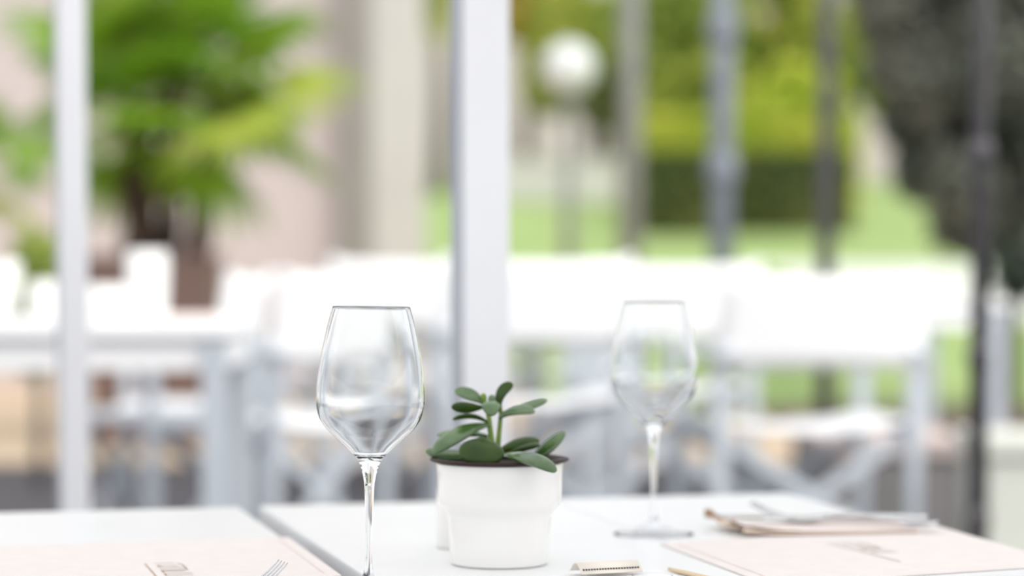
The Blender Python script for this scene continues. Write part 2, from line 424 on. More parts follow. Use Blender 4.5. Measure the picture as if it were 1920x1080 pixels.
# right menu
a2 = G(1238, 1022, TZ); b2 = G(1392, 1080, TZ); e2 = (b2 - a2).normalized(); g2 = G(1752, 987, TZ); h2 = G(1915, 1034, TZ)
rm, rc = quad_card('menu_card', [a2, a2 + e2 * 0.30, g2 + (h2 - g2).normalized() * 0.33, g2], 0.0012, 'menu', 'blush menu card at the right beneath the knife and fork', 'menu')
mb = MB(); p0 = a2 + (g2 - a2).normalized() * 0.014 - rc; seg(mb, (p0 + e2 * 0.02).xy, (p0 + e2 * 0.28).xy, 0.0009, 0.0015); mb.build('border_line', 'menu_line', rm)
lo = G(1552, 1022, TZ); lettering(rm, rc, lo, G(1685, 1056, TZ) - lo, 0.0012)

# ------------------------------------------------------------------ wine glasses
K = 1.884 / F
outer_px = [(0, 1122), (84, 1122), (92, 1121.2), (93, 1120), (91, 1118.8), (70, 1115.5), (48, 1110), (30, 1103), (18, 1094), (11.5, 1084), (8.6, 1074), (6.9, 1058), (6.6, 1030), (7.0, 1000),
            (7.8, 965), (8.4, 940), (9.4, 915), (11.2, 902), (13.7, 890), (17, 879), (22, 867), (30, 857.5), (40, 847.5), (53, 835), (66, 823), (78.5, 811.5), (88, 800), (95, 788),
            (99, 775), (101.5, 762), (102, 748), (101.2, 730), (99.4, 710), (96.2, 686), (92.2, 662), (87.6, 640), (82.8, 618), (77.4, 597), (72.4, 579.5)]
def spline(pts, sub=3):                      # Catmull-Rom through the profile points
    out = []
    for i in range(len(pts) - 1):
        p0, p1, p2, p3 = pts[max(i - 1, 0)], pts[i], pts[i + 1], pts[min(i + 2, len(pts) - 1)]
        for k in range(sub):
            t = k / sub
            out.append(tuple(0.5 * (2 * b + (c - a) * t + (2 * a - 5 * b + 4 * c - d) * t * t + (3 * b - a - 3 * c + d) * t ** 3) for a, b, c, d in zip(p0, p1, p2, p3)))
    return out + [pts[-1]]
outer_px = outer_px[:3] + spline(outer_px[3:])
outer = [(r * K, (1122 - y) * K) for r, y in outer_px]
rim_t = 0.00065
inner = []
i0 = [i for i, (r, y) in enumerate(outer_px) if y <= 860 and r > 20][0]
for i in range(len(outer) - 1, i0 - 1, -1):
    r, z = outer[i]; pz = outer[max(i - 1, 0)]; nx = outer[min(i + 1, len(outer) - 1)]
    tr, tz = nx[0] - pz[0], nx[1] - pz[1]; L = math.hypot(tr, tz); nr, nz = -tz / L, tr / L
    fz = min(1, max(0, (outer_px[i][1] - 735) / 110)); th = rim_t + 0.0005 * fz ** 1.5
    inner.append((max(r + nr * th, 0.002), z + nz * th))
rt = outer[-1]
rim = [(rt[0] - 0.0001, rt[1] + 0.0003), (rt[0] - 0.00033, rt[1] + 0.00045), (rt[0] - 0.00056, rt[1] + 0.0003)]
lastz = inner[-1][1]
prof = outer + rim + inner + [(inner[-1][0] * 0.66, lastz - 0.0016), (inner[-1][0] * 0.33, lastz - 0.0025), (inner[-1][0] * 0.12, lastz - 0.0029), (0, lastz - 0.003)]
gm = MB().lathe(prof, 128).mesh('wine_glass', M['glass'])
# the thin flat foot: clear thin glass (no visible lens effect)
tm = bpy.data.materials.new('thin_clear_glass'); tm.use_nodes = True; nt = tm.node_tree; nt.nodes.remove(nt.nodes['Principled BSDF'])
fr = nt.nodes.new('ShaderNodeFresnel'); fr.inputs['IOR'].default_value = 1.12
tb = nt.nodes.new('ShaderNodeBsdfTransparent'); tb.inputs['Color'].default_value = (0.995, 0.995, 1.0, 1)
gb = nt.nodes.new('ShaderNodeBsdfGlossy'); gb.inputs['Roughness'].default_value = 0.02
mx = nt.nodes.new('ShaderNodeMixShader')
nt.links.new(fr.outputs[0], mx.inputs[0]); nt.links.new(tb.outputs[0], mx.inputs[1]); nt.links.new(gb.outputs[0], mx.inputs[2])
nt.links.new(mx.outputs[0], nt.nodes['Material Output'].inputs['Surface'])
gm.materials.append(tm)
for pf in gm.polygons:
    if pf.center.z < 19 * K: pf.material_index = 1
c = G(690.5, 1122, TZ)
g1 = tag(link('wine_glass', gm, None, (c.x, c.y, TZ + 0.0022), (0, R(0.8), 0)), 'empty stemmed wine glass in sharp focus left of the succulent', 'wine glass', 'stemmed wine glasses on the cafe tables')
c = G(1225.5, 1003, TZ)
g2o = tag(link('wine_glass', gm, None, (c.x, c.y, TZ + 0.0004), (0, 0, 0)), 'empty stemmed wine glass out of focus beside the right menu card', 'wine glass', 'stemmed wine glasses on the cafe tables')

# ------------------------------------------------------------------ succulent in white pot
PY = 2.107; KP = PY / F
pc = G(936.5, 1057, TZ); PY = pc.y; KP = PY / F
pot = thing('potted_succulent', 'small green succulent in a white stepped ceramic pot between the wine glasses', 'potted plant', (pc.x, pc.y, TZ + 0.0003))
pp = [(0, 0), (86, 0), (90.5, 1.5), (92, 5), (94, 40), (96.5, 80), (98, 90), (101, 97), (108, 106), (113, 113), (115.5, 121), (117, 135), (118.5, 170), (119.5, 189), (118.8, 191.5), (117, 192), (115.5, 190),
      (114, 135), (112, 121), (107, 113), (96, 102), (93, 80), (89, 8), (0, 6)]
MB().lathe([(r * KP, z * KP) for r, z in pp], 96).build('cover_pot', 'ceramic', pot)
np_ = [(0, 20), (80, 20), (88, 90), (111, 180), (112, 191), (117, 193), (127, 194), (130.5, 196), (131, 198.5), (128, 200), (112, 199.5), (108, 190), (104, 170), (0, 168)]
MB().lathe([(r * KP, z * KP) for r, z in np_], 96).build('nursery_pot', 'pot_brown', pot)
random.seed(3)
sp = [(0, 190), (40, 189.5), (80, 188), (108, 185), (108, 172), (0, 171)]
MB().lathe([(r * KP, z * KP) for r, z in sp], 48).build('soil', 'soil', pot)
def L3(px, py, dy=0.0):                       # pixel -> pot local coordinates, dy = depth offset in px units
    p = P(px, py, PY + dy * KP); return p - Vector((pc.x, pc.y, TZ + 0.0003))
def leaf(pts, W, T, face, m='leaf', prof=None):
    # pts: 3 (px, py, dy) control points base, mid, tip; W,T in px; face: upper side normal hint
    a, b, c_ = [L3(*p) for p in pts]; W *= KP; T *= KP; N = 18; n = 16; mb = MB(); vs = []; fs = []
    fh = Vector(face).normalized()
    for i in range(N + 1):
        u = i / N; uu = 0.5 - 0.5 * math.cos(math.pi * u) if True else u
        p = a * (1 - uu) ** 2 + b * 2 * uu * (1 - uu) + c_ * uu ** 2
        t = (b - a) * 2 * (1 - uu) + (c_ - b) * 2 * uu; t.normalize()
        s = t.cross(fh).normalized(); nn = s.cross(t)
        tipf = math.sqrt(max(0, 1 - max(0, (uu - 0.60) / 0.40) ** 2.3))
        w = (0.22 + 0.78 * math.sin(math.pi / 2 * min(1, uu / 0.60)) ** 1.5) * tipf
        th = (0.55 + 0.45 * math.sin(math.pi / 2 * min(1, uu / 0.5))) * tipf ** 0.8
        w = max(w, 0.02); th = max(th, 0.02)
        for k in range(n):
            al = 2 * math.pi * k / n; cw = math.cos(al); sw = math.sin(al)
            cw = math.copysign(abs(cw) ** 0.85, cw)
            cup = 0.10 * W * w * (cw * cw)
            vs.append(p + s * (W / 2 * w * cw) + nn * (T / 2 * th * sw + cup * 0.6))
    for i in range(N):
        for k in range(n): fs.append((i * n + k, i * n + (k + 1) % n, (i + 1) * n + (k + 1) % n, (i + 1) * n + k))
    fs.append(tuple(range(n))[::-1]); fs.append(tuple(N * n + k for k in range(n)))
    mb.add(vs, fs, True); return mb.build('leaf', m, pot)
def stem(pts, r0, r1):
    ps = [L3(*p) for p in pts]; n = len(ps)
    MB().tube(ps, [KP * (r0 + (r1 - r0) * i / (n - 1)) for i in range(n)], 12).build('stem', 'stem', pot)
stem([(927, 875, 0), (923, 835, 0), (919, 805, 0), (917, 785, 0), (913, 765, 0), (909, 750, 0)], 6.2, 3.6)
stem([(931, 875, 6), (934, 830, 6), (937, 800, 6), (939, 775, 6), (938, 760, 5), (936, 748, 4)], 5.6, 2.8)
UPV = (0, -0.55, 1)
leaf([(908, 758, 0), (888, 738, 2), (852, 733, 4)], 30, 11, (0.1, -0.75, 0.8))                    # upper left
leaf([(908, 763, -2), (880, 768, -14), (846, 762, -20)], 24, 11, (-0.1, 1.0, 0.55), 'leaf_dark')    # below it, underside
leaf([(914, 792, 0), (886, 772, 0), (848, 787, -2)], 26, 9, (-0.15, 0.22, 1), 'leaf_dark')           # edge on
leaf([(916, 768, -3), (920, 746, -30), (922, 780, -52)], 35, 15, (0.0, -0.6, 1))                  # towards the camera
leaf([(909, 757, 0), (906, 748, -2), (906, 737, -2)], 13, 6, (0.6, -1, 0.1), 'stem')                # bud
leaf([(917, 757, 8), (921, 744, 10), (930, 745, 22)], 16, 6, (0, -0.8, 0.6))
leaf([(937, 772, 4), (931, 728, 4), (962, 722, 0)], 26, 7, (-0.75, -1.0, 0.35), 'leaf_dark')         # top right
leaf([(936, 785, -2), (962, 762, -8), (1003, 772, -12)], 29, 10, (0.05, -0.62, 1))                   # right
leaf([(938, 775, 12), (985, 765, 40), (1026, 750, 60)], 20, 9, (0.05, -0.7, 1))                     # right, back
leaf([(917, 797, -4), (872, 800, -25), (812, 849, -52)], 41, 12, (-0.25, -0.75, 1))                  # large left
leaf([(915, 818, 25), (870, 808, 45), (820, 816, 60)], 24, 10, (0, -0.6, 1))                         # left, back
leaf([(915, 850, 8), (850, 862, 10), (797, 846, -4)], 31, 14, (-0.1, -0.7, 1))                       # lower left
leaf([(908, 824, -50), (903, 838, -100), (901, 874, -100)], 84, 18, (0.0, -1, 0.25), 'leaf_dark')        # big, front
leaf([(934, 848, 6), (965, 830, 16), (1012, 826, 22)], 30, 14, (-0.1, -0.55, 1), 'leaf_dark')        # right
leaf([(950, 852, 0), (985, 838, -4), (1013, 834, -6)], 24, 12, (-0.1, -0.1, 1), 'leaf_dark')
leaf([(985, 872, 28), (1020, 848, 30), (1060, 811, 32)], 30, 10, (-0.7, -0.9, 0.5))                  # right, up
leaf([(930, 858, -40), (985, 846, -135), (1043, 885, -168)], 36, 14, (0.15, -0.80, 1))                 # front right
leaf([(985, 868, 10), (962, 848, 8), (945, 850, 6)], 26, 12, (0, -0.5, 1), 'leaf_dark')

# small white shaker half hidden behind the pot
c = G(849, 1027, TZ)
ks = c.y / F
tsh = thing('salt_shaker', 'white ceramic shaker half hidden behind the left of the succulent pot', 'shaker', (c.x, c.y, TZ + 0.0003))
MB().lathe([(0, 0), (29 * ks, 0), (31 * ks, 2 * ks), (31 * ks, 60 * ks), (30.5 * ks, 110 * ks), (27 * ks, 118 * ks), (0, 119 * ks)], 48).build('body', 'ceramic', tsh)
MB().lathe([(0, 118 * ks), (24 * ks, 118 * ks), (22 * ks, 128 * ks), (14 * ks, 134 * ks), (0, 136 * ks)], 40).build('cap', 'metal', tsh)

# ------------------------------------------------------------------ cutlery
def ribbon(mb, st, close=True):
    # st: list of (center Vector, side Vector (half width), up Vector (half thickness)); rounded rectangle sections
    n = 8; vs = []; fs = []
    for c_, s, u in st:
        for k in range(n):
            a = 2 * math.pi * (k + 0.5) / n; ca, sa = math.cos(a), math.sin(a)
            ca = math.copysign(abs(ca) ** 0.5, ca); sa = math.copysign(abs(sa) ** 0.7, sa)
            vs.append(c_ + s * ca + u * sa)
    for i in range(len(st) - 1):
        for k in range(n): fs.append((i * n + k, i * n + (k + 1) % n, (i + 1) * n + (k + 1) % n, (i + 1) * n + k))
    fs.append(tuple(range(n))[::-1]); fs.append(tuple((len(st) - 1) * n + k for k in range(n)))
    return mb.add(vs, fs, True)
def make_fork(name, label, loc, rot, group, wk=1.0):
    # local: +x towards the tines, z up, concave side up; 0.19 m long
    t = link(name, None, None, loc); t.rotation_mode = 'QUATERNION'; t.rotation_quaternion = rot; tag(t, label, 'fork', group)
    Y = Vector((0, wk, 0)); Z = Vector((0, 0, 1))
    def zc(x):                                            # height of the centre line along the fork
        if x < 0.085: return 0.0035 + 0.007 * (x / 0.085) ** 2
        if x < 0.135: u = (x - 0.085) / 0.05; return 0.0105 - 0.0095 * (3 * u * u - 2 * u ** 3)
        u = (x - 0.135) / 0.055; return 0.001 + 0.016 * u * u
    hd = [(0, .0085, .0016), (0.004, .0095, .0018), (0.03, .0085, .0018), (0.06, .006, .0018), (0.085, .0042, .002), (0.105, .0036, .0021), (0.115, .0045, .002)]
    ribbon(MB(), [(Vector((x, 0, zc(x))), Y * w, Z * h) for x, w, h in hd]).build('handle', 'metal', t)
    hd = [(0.113, .0045, .002), (0.120, .0085, .0015), (0.128, .0115, .0013), (0.14, .0122, .0012), (0.150, .0122, .0011)]
    ribbon(MB(), [(Vector((x, 0, zc(x))), Y * w, Z * h) for x, w, h in hd]).build('head', 'metal', t)
    for k in range(4):
        y0 = (-0.0102 + k * 0.0068) * wk
        ribbon(MB(), [(Vector((x, y0 * (1 - 0.06 * (x - 0.148) / 0.042), zc(x))), Y * w, Z * h) for x, w, h in
               [(0.148, .0021, .0011), (0.16, .0020, .0011), (0.175, .0018, .001), (0.186, .0014, .0009), (0.190, .0007, .0006)]]).build('tine', 'metal', t)
    return t
def make_knife(name, label, loc, rot, group):
    t = link(name, None, None, loc); t.rotation_mode = 'QUATERNION'; t.rotation_quaternion = rot; tag(t, label, 'knife', group)
    Y = Vector((0, 1, 0)); Z = Vector((0, 0, 1))
    ribbon(MB(), [(Vector((x, 0, h + 0.0002)), Y * w, Z * h) for x, w, h in [(0, .0085, .0026), (0.004, .0095, .003), (0.05, .0085, .003), (0.095, .007, .0028), (0.105, .006, .0022)]]).build('handle', 'metal', t)
    ribbon(MB(), [(Vector((x, y, 0.0022)), Y * w, Z * h) for x, y, w, h in [(0.103, 0, .006, .0016), (0.12, .001, .0095, .0008), (0.17, .001, .0098, .0007), (0.195, .0005, .008, .0006), (0.208, -.003, .004, .0005), (0.211, -.005, .0012, .0004)]]).build('blade', 'metal', t)
    return t
def orient(xdir, roll=0.0, pitch=0.0):
    x = Vector(xdir).normalized(); y = Vector((0, 0, 1)).cross(x).normalized(); z = x.cross(y)
    q = Matrix((x, y, z)).transposed().to_quaternion()
    from mathutils import Quaternion
    return q @ Quaternion((0, 1, 0), -pitch) @ Quaternion((1, 0, 0), roll)
# near fork: rolled almost on edge, tines pointing away at the bottom left
tip = G(520, 1052, TZ + 0.020)
d = (tip - G(452, 1090, TZ + 0.012)); d.z = 0; d.normalize()
make_fork('fork', 'narrow steel fork at the lower left, only its four tine ends showing', (tip - d * 0.19) + Vector((0, 0, TZ + 0.0036 - tip.z)), orient(d, R(18)), 'steel forks', 0.42)
# kraft paper sleeve and cutlery on the right menu
def wavy_sheet(c0, c1, c2, c3, z0, amp, seed, m, name, parent, org, th=0.0011, nx=36, ny=8, left_lift=0.0):
    rnd = random.Random(seed); ph = [rnd.uniform(0, 6) for _ in range(4)]; vs = []; fs = []
    for side in (0, 1):
        for j in range(ny + 1):
            for i in range(nx + 1):
                u = i / nx; v = j / ny
                p = (c0 * (1 - u) + c1 * u) * (1 - v) + (c3 * (1 - u) + c2 * u) * v
                e = 0.006 * math.sin(v * 9 + ph[0]) * max(0, 1 - u * 5)
                z = z0 + amp * (0.5 + 0.5 * math.sin(u * 5 + ph[1] + v * 3)) * (0.15 + 0.85 * max(0, 1 - 3 * u)) + left_lift * max(0, 1 - 4.5 * u) ** 2 * (0.6 + 0.4 * math.sin(v * 10 + ph[2]))
                vs.append((p.x - org.x + e, p.y - org.y, z + (th if side == 0 else 0)))
    k = (nx + 1) * (ny + 1); w = nx + 1
    for j in range(ny):
        for i in range(nx):
            a_ = j * w + i; fs.append((a_, a_ + 1, a_ + w + 1, a_ + w)); fs.append((k + a_ + w, k + a_ + w + 1, k + a_ + 1, k + a_))
    bd = [i for i in range(w)] + [j * w + nx for j in range(1, ny + 1)] + [ny * w + i for i in range(nx - 1, -1, -1)] + [j * w for j in range(ny - 1, 0, -1)]
    for q in range(len(bd)): a_, b_ = bd[q], bd[(q + 1) % len(bd)]; fs.append((a_, k + a_, k + b_, b_))
    return MB().add(vs, fs, True).build(name, m, parent)
k0 = G(1398, 1010, TZ); k1 = G(1722, 1003, TZ); k2 = G(1668, 984, TZ); k3 = G(1330, 988, TZ)
ko = (k0 + k2) / 2
ks_ = thing('cutlery_sleeve', 'crumpled kraft paper sleeve under the knife and fork on the right menu', 'paper sleeve', (ko.x, ko.y, TZ + 0.0018))
wavy_sheet(k0, k1, k2, k3, 0.0002, 0.004, 2, 'kraft', 'lower_sheet', ks_, ko, left_lift=0.004)
wavy_sheet(k0 + (k1 - k0) * 0.05 + (k3 - k0) * 0.12, k1, k2, k3, 0.0020, 0.004, 7, 'napkin', 'upper_sheet', ks_, ko, left_lift=0.007)
wavy_sheet(k3 + (k0 - k3) * 0.02, k3 + (k2 - k3) * 0.30 + (k0 - k3) * 0.02, k3 + (k2 - k3) * 0.28, k3, 0.006, 0.004, 5, 'kraft_in', 'torn_flap', ks_, ko, left_lift=0.006)
hA = G(1757, 990, TZ + 0.006); tA = G(1375, 974, TZ + 0.006)
zz = TZ + 0.0075
dv = (tA - hA); dv.z = 0
make_fork('fork', 'steel fork lying tines-up on the kraft sleeve at the right', Vector((hA.x, hA.y, zz)), orient(dv, 0, R(0.0)), 'steel forks')
hB = G(1738, 974, TZ + 0.008); tB = G(1360, 974, TZ + 0.006); dv = (tB - hB); dv.z = 0
make_knife('table_knife', 'steel table knife lying behind the fork on the kraft sleeve', Vector((hB.x, hB.y, zz)), orient(dv), None)

# ------------------------------------------------------------------ notepad with rolled binding, wooden stick
na = G(1076, 1086, TZ); nb = G(1190, 1080, TZ); nx_ = (nb - na).normalized(); ny_ = Vector((-nx_.y, nx_.x, 0))
npd = thing('notepad', 'small white notepad with a rolled cream binding strip right of the pot', 'notepad', (na.x, na.y, TZ + 0.0004), math.atan2(nx_.y, nx_.x))
LW = (nb - na).length
MB().box((LW * 0.5 + 0.004, -0.045, 0.0012), (LW + 0.045, 0.115, 0.0024)).build('page_block', 'paper', npd)
pr = []; 
for i in range(15):
    u = i / 14
    pr.append((0.010 - 0.026 * u, 0.0026 + 0.0105 * math.sin(math.pi * (0.06 + 0.84 * u)) ** 1.2 + (0.0015 if i == 0 else 0)))
vs = []; fs = []
for x in (0.0, LW):
    for q, off in ((0, 0.0), (1, 0.0007)):
        for y, z in pr: vs.append((x, y, z + off))
n = len(pr)
for i in range(n - 1):
    fs += [(i, i + 1, 2 * n + i + 1, 2 * n + i), (n + i, 3 * n + i, 3 * n + i + 1, n + i + 1), (i, n + i, n + i + 1, i + 1), (2 * n + i, 2 * n + i + 1, 3 * n + i + 1, 3 * n + i)]
fs += [(0, 2 * n, 3 * n, n), (n - 1, 2 * n - 1, 4 * n - 1, 3 * n - 1)]
MB().add(vs, fs, True).build('binding_strip', 'card', npd)
for k in range(21):
    MB().box((0.003 + k * (LW - 0.006) / 20, pr[-2][0] + 0.0012, pr[-2][1] + 0.0018), (0.0013, 0.0022, 0.0012)).build('perforation', 'ink', npd)
# printed ring on the page
mb = MB(); cc = Vector((LW + 0.006, -0.022))
for k in range(28):
    a0 = 2 * math.pi * k / 28; a1 = 2 * math.pi * (k + 1) / 28
    seg(mb, cc + Vector((math.cos(a0), math.sin(a0))) * 0.017, cc + Vector((math.cos(a1), math.sin(a1))) * 0.017, 0.0004, 0.0026)
mb.build('printed_ring', 'ink', npd)
wa = G(1253, 1071, TZ); wb_ = G(1318, 1086, TZ); dv = (wb_ - wa).normalized()
wt = thing('wooden_stick', 'pale wooden stick with a tapered tip at the bottom edge', 'stick', (wa.x, wa.y, TZ + 0.0005), math.atan2(dv.y, dv.x))
X = Vector((1, 0, 0))
ribbon(MB(), [(Vector((x, 0, 0.0016)), Vector((0, w, 0)), Vector((0, 0, 0.0014))) for x, w in [(0, .0005), (0.008, .0018), (0.022, .0034), (0.05, .0036), (0.12, .0036)]]).build('shaft', 'wood', wt)

# ================================================================== CANVAS CHAIRS
def make_chair():
    t = link('folding_chair', None)
    w, d = 0.27, 0.20
    for sx in (-1, 1):
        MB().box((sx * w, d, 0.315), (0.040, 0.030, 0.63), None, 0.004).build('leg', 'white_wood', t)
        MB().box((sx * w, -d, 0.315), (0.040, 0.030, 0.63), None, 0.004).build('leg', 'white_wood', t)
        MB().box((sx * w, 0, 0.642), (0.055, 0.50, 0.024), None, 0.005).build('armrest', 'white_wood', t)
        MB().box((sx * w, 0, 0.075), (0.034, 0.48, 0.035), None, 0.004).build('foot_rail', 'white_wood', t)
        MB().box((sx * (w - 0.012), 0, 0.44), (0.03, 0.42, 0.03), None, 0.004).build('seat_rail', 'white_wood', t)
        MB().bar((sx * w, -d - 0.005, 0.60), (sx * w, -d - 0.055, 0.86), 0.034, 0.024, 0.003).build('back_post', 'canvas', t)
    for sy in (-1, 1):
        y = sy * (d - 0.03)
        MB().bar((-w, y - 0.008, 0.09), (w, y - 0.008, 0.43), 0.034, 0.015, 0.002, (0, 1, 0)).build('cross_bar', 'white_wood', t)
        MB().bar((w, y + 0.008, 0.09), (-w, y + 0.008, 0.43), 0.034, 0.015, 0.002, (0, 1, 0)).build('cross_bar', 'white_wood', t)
    # canvas seat with a sag
    def sheet(fn, nx, ny, th, name):
        vs = []; fs = []
        for s in (0, 1):
            for j in range(ny + 1):
                for i in range(nx + 1):
                    p, nrm = fn(i / nx, j / ny); vs.append(p + nrm * th * s)
        k = (nx + 1) * (ny + 1); ww = nx + 1
        for j in range(ny):
            for i in range(nx):
                a_ = j * ww + i; fs += [(a_, a_ + 1, a_ + ww + 1, a_ + ww), (k + a_ + ww, k + a_ + ww + 1, k + a_ + 1, k + a_)]
        bd = list(range(ww)) + [j * ww + nx for j in range(1, ny + 1)] + [ny * ww + i for i in range(nx - 1, -1, -1)] + [j * ww for j in range(ny - 1, 0, -1)]
        for q in range(len(bd)): a_, b_ = bd[q], bd[(q + 1) % len(bd)]; fs.append((a_, b_, k + b_, k + a_))
        return MB().add(vs, fs, True).build(name, 'canvas', t)
    sheet(lambda u, v: (Vector(((u * 2 - 1) * (w - 0.005), (v * 2 - 1) * 0.20, 0.458 - 0.028 * (1 - (2 * u - 1) ** 2))), Vector((0, 0, 1))), 12, 4, 0.006, 'seat')
    sheet(lambda u, v: (Vector(((u * 2 - 1) * (w + 0.012), -d - 0.012 - 0.045 * v - 0.018 * (1 - (2 * u - 1) ** 2) , 0.60 + 0.25 * v - 0.014 * (1 - (2 * u - 1) ** 2) * (v - 0.3))), Vector((0, -1, 0.15))), 14, 6, 0.007, 'backrest')
    return t
ch0 = make_chair(); first = [True]
def place_chair(px, y, rot, label, zs=1.0, ws=1.0):
    c = P(px, 500, y); o = ch0 if first[0] else copy_tree(ch0); first[0] = False
    o.location = (c.x, c.y, 0); o.rotation_euler = (0, 0, R(rot)); o.scale = (ws, 1, zs)
    return tag(o, label, 'chair', 'white canvas folding chairs on the terrace')
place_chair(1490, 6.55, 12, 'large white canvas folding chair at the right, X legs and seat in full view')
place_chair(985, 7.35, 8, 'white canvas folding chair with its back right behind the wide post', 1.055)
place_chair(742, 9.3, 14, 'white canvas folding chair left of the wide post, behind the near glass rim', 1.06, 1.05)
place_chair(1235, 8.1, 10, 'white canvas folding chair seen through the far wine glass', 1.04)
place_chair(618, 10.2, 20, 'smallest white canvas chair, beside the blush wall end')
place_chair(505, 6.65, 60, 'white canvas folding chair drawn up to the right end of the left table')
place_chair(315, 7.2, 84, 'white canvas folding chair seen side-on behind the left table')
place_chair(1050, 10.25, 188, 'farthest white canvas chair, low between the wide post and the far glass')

# long white table in the middle distance
def far_table(c, rz, L, W, h, label):
    t = thing('dining_table', label, 'table', (c[0], c[1], 0), rz)
    n = 5
    for k in range(n):
        MB().box((0, -W / 2 + (k + .5) * W / n, h - 0.014), (L, W / n - 0.004, 0.028), None, 0.002).build('top_slat', 'canvas', t)
    for s in (-1, 1):
        MB().box((0, s * (W / 2 - 0.04), h - 0.065), (L - 0.06, 0.025, 0.075)).build('apron', 'canvas', t)
        MB().box((s * (L / 2 - 0.03), 0, h - 0.065), (0.025, W - 0.10, 0.075)).build('apron', 'canvas', t)
        for q in (-1, 1):
            MB().box((q * (L / 2 - 0.04), s * (W / 2 - 0.04), (h - 0.03) / 2), (0.055, 0.055, h - 0.03), None, 0.003).build('leg', 'white_wood', t)
    return t
far_table((0.95, 9.15, 0), R(12), 1.7, 0.75, 0.75, 'long white slatted table behind the row of canvas chairs')
lt = P(425, 600, 5.2)
far_table((lt.x - 0.66, 5.62, 0), R(2), 1.30, 0.78, 0.745, 'white slatted table at the left set with white crockery')
LTZ = 0.745
# crockery on the left table
def on_left(px, y): p = P(px, 580, y); return (p.x, p.y, LTZ)
def vessel(name, px, y, r, h, prof, m, label, cat):
    t = thing(name, label, cat, on_left(px, y))
    pts = [(0, 0)] + [(r * a, h * b) for a, b in prof]
    ip = [(max(0.001, r * a - 0.005), max(0.006, h * b)) for a, b in reversed(prof)] + [(0, 0.006)]
    MB().lathe(pts + ip, 40).build('body', m, t); return t
v = vessel('vase', 277, 5.75, 0.051, 0.165, [(0.8, 0), (0.9, 0.1), (0.95, 0.5), (1, 0.85), (0.9, 1)], 'ceramic', 'tall white vase on the left table before the palm planter', 'vase')
vessel('mug', 92, 5.45, 0.046, 0.095, [(0.8, 0), (0.95, 0.15), (1, 0.6), (1, 1)], 'ceramic', 'white mug left of the slim post on the left table', 'mug')
v = vessel('flower_pot', 8, 5.5, 0.040, 0.14, [(0.75, 0), (0.9, 0.5), (1, 1)], 'ceramic', 'white flower pot at the left picture edge on the left table', 'flower pot')
t = thing('bowl', 'white bowl right of the slim post on the left table', 'bowl', on_left(192, 5.6))
MB().lathe([(0, 0), (0.03, 0), (0.034, 0.006), (0.055, 0.045), (0.064, 0.082), (0.060, 0.082), (0.05, 0.045), (0.03, 0.012), (0, 0.011)], 40).build('body', 'ceramic', t)
t = thing('folded_napkin', 'blush folded napkin lying on the right end of the left table', 'napkin', on_left(352, 5.5), 0.2)
MB().box((0, 0, 0.008), (0.14, 0.14, 0.016), None, 0.004).build('fold', 'napkin', t)

# ================================================================== PALM
def frond_mesh(seed, nb=18, L=0.42, pet=0.42):
    rnd = random.Random(seed); mb = MB()
    pts = [(pet * i / 6, 0, 0.06 * math.sin(math.pi * i / 12)) for i in range(7)]
    mb.tube(pts, [0.010, 0.009, 0.008, 0.007, 0.007, 0.006, 0.006], 6)
    hub = Vector(pts[-1])
    for k in range(nb):
        a = R(-125 + 250 * k / (nb - 1)); ln = L * (0.78 + 0.22 * math.cos(a * 0.6)) * rnd.uniform(0.9, 1.08)
        d = Vector((math.cos(a), math.sin(a), 0)); s = Vector((-d.y, d.x, 0)); rows = []
        for i in range(6):
            u = i / 5; p = hub + d * ln * u + Vector((0, 0, -0.22 * ln * u ** 2.2 + 0.02 * u)); w = ln * 0.075 * (0.25 + 1.5 * u * (1 - u) ** 0.8 + 0.2 * (1 - u))
            if i == 5: w = 0.002
            rows += [p - s * w, p + Vector((0, 0, 0.35 * w)), p + s * w]
        fs = []
        for i in range(5):
            fs += [(i * 3, i * 3 + 1, i * 3 + 4, i * 3 + 3), (i * 3 + 1, i * 3 + 2, i * 3 + 5, i * 3 + 4)]
        mb.add(rows, fs)
    return mb
fmesh = [frond_mesh(s).mesh('frond', 'frond', False) for s in (1, 2)] + [frond_mesh(3).mesh('frond', 'frond2', False)]
def palm(label, stems, planter, y, seed, scale=1.0, nf=15):
    b = P(planter[0], 590, y)
    t = thing('fan_palm', label, 'palm', (b.x, y, 0)); rnd = random.Random(seed)
    base = Vector((b.x, y, 0))
    for (x0, y0, x1, y1, r, dy) in stems:
        a = P(x0, y0, y + dy) - base; c_ = P(x1, y1, y + dy) - base
        ps = [a.lerp(c_, i / 8) + Vector((0.02 * math.sin(i), 0, 0)) for i in range(9)]
        tr = MB().tube(ps, [r * (1 + 0.12 * (i % 2)) * (1.1 - 0.25 * i / 8) for i in range(9)], 14).build('trunk', 'trunk', t)
        for k in range(nf):
            az = 2 * math.pi * (k * 0.381966 + rnd.uniform(-.03, .03)); el = R(75 - 122 * (k + 0.5) / nf + rnd.uniform(-8, 8))
            f = link('frond', fmesh[rnd.choice((0, 0, 1, 1, 2))], tr, c_ + Vector((0, 0, -0.02)), (rnd.uniform(-.5, .5), -el, az))
            s = scale * rnd.uniform(0.8, 1.1); f.scale = (s, s, s)
    return t
PD = 12.0
pl = P(290, 590, PD)
tp = thing('planter', 'tall brown planter holding the palm by the blush wall', 'planter', (pl.x, PD, 0))
hw = 120 / F * PD; zt = P(290, 478, PD).z
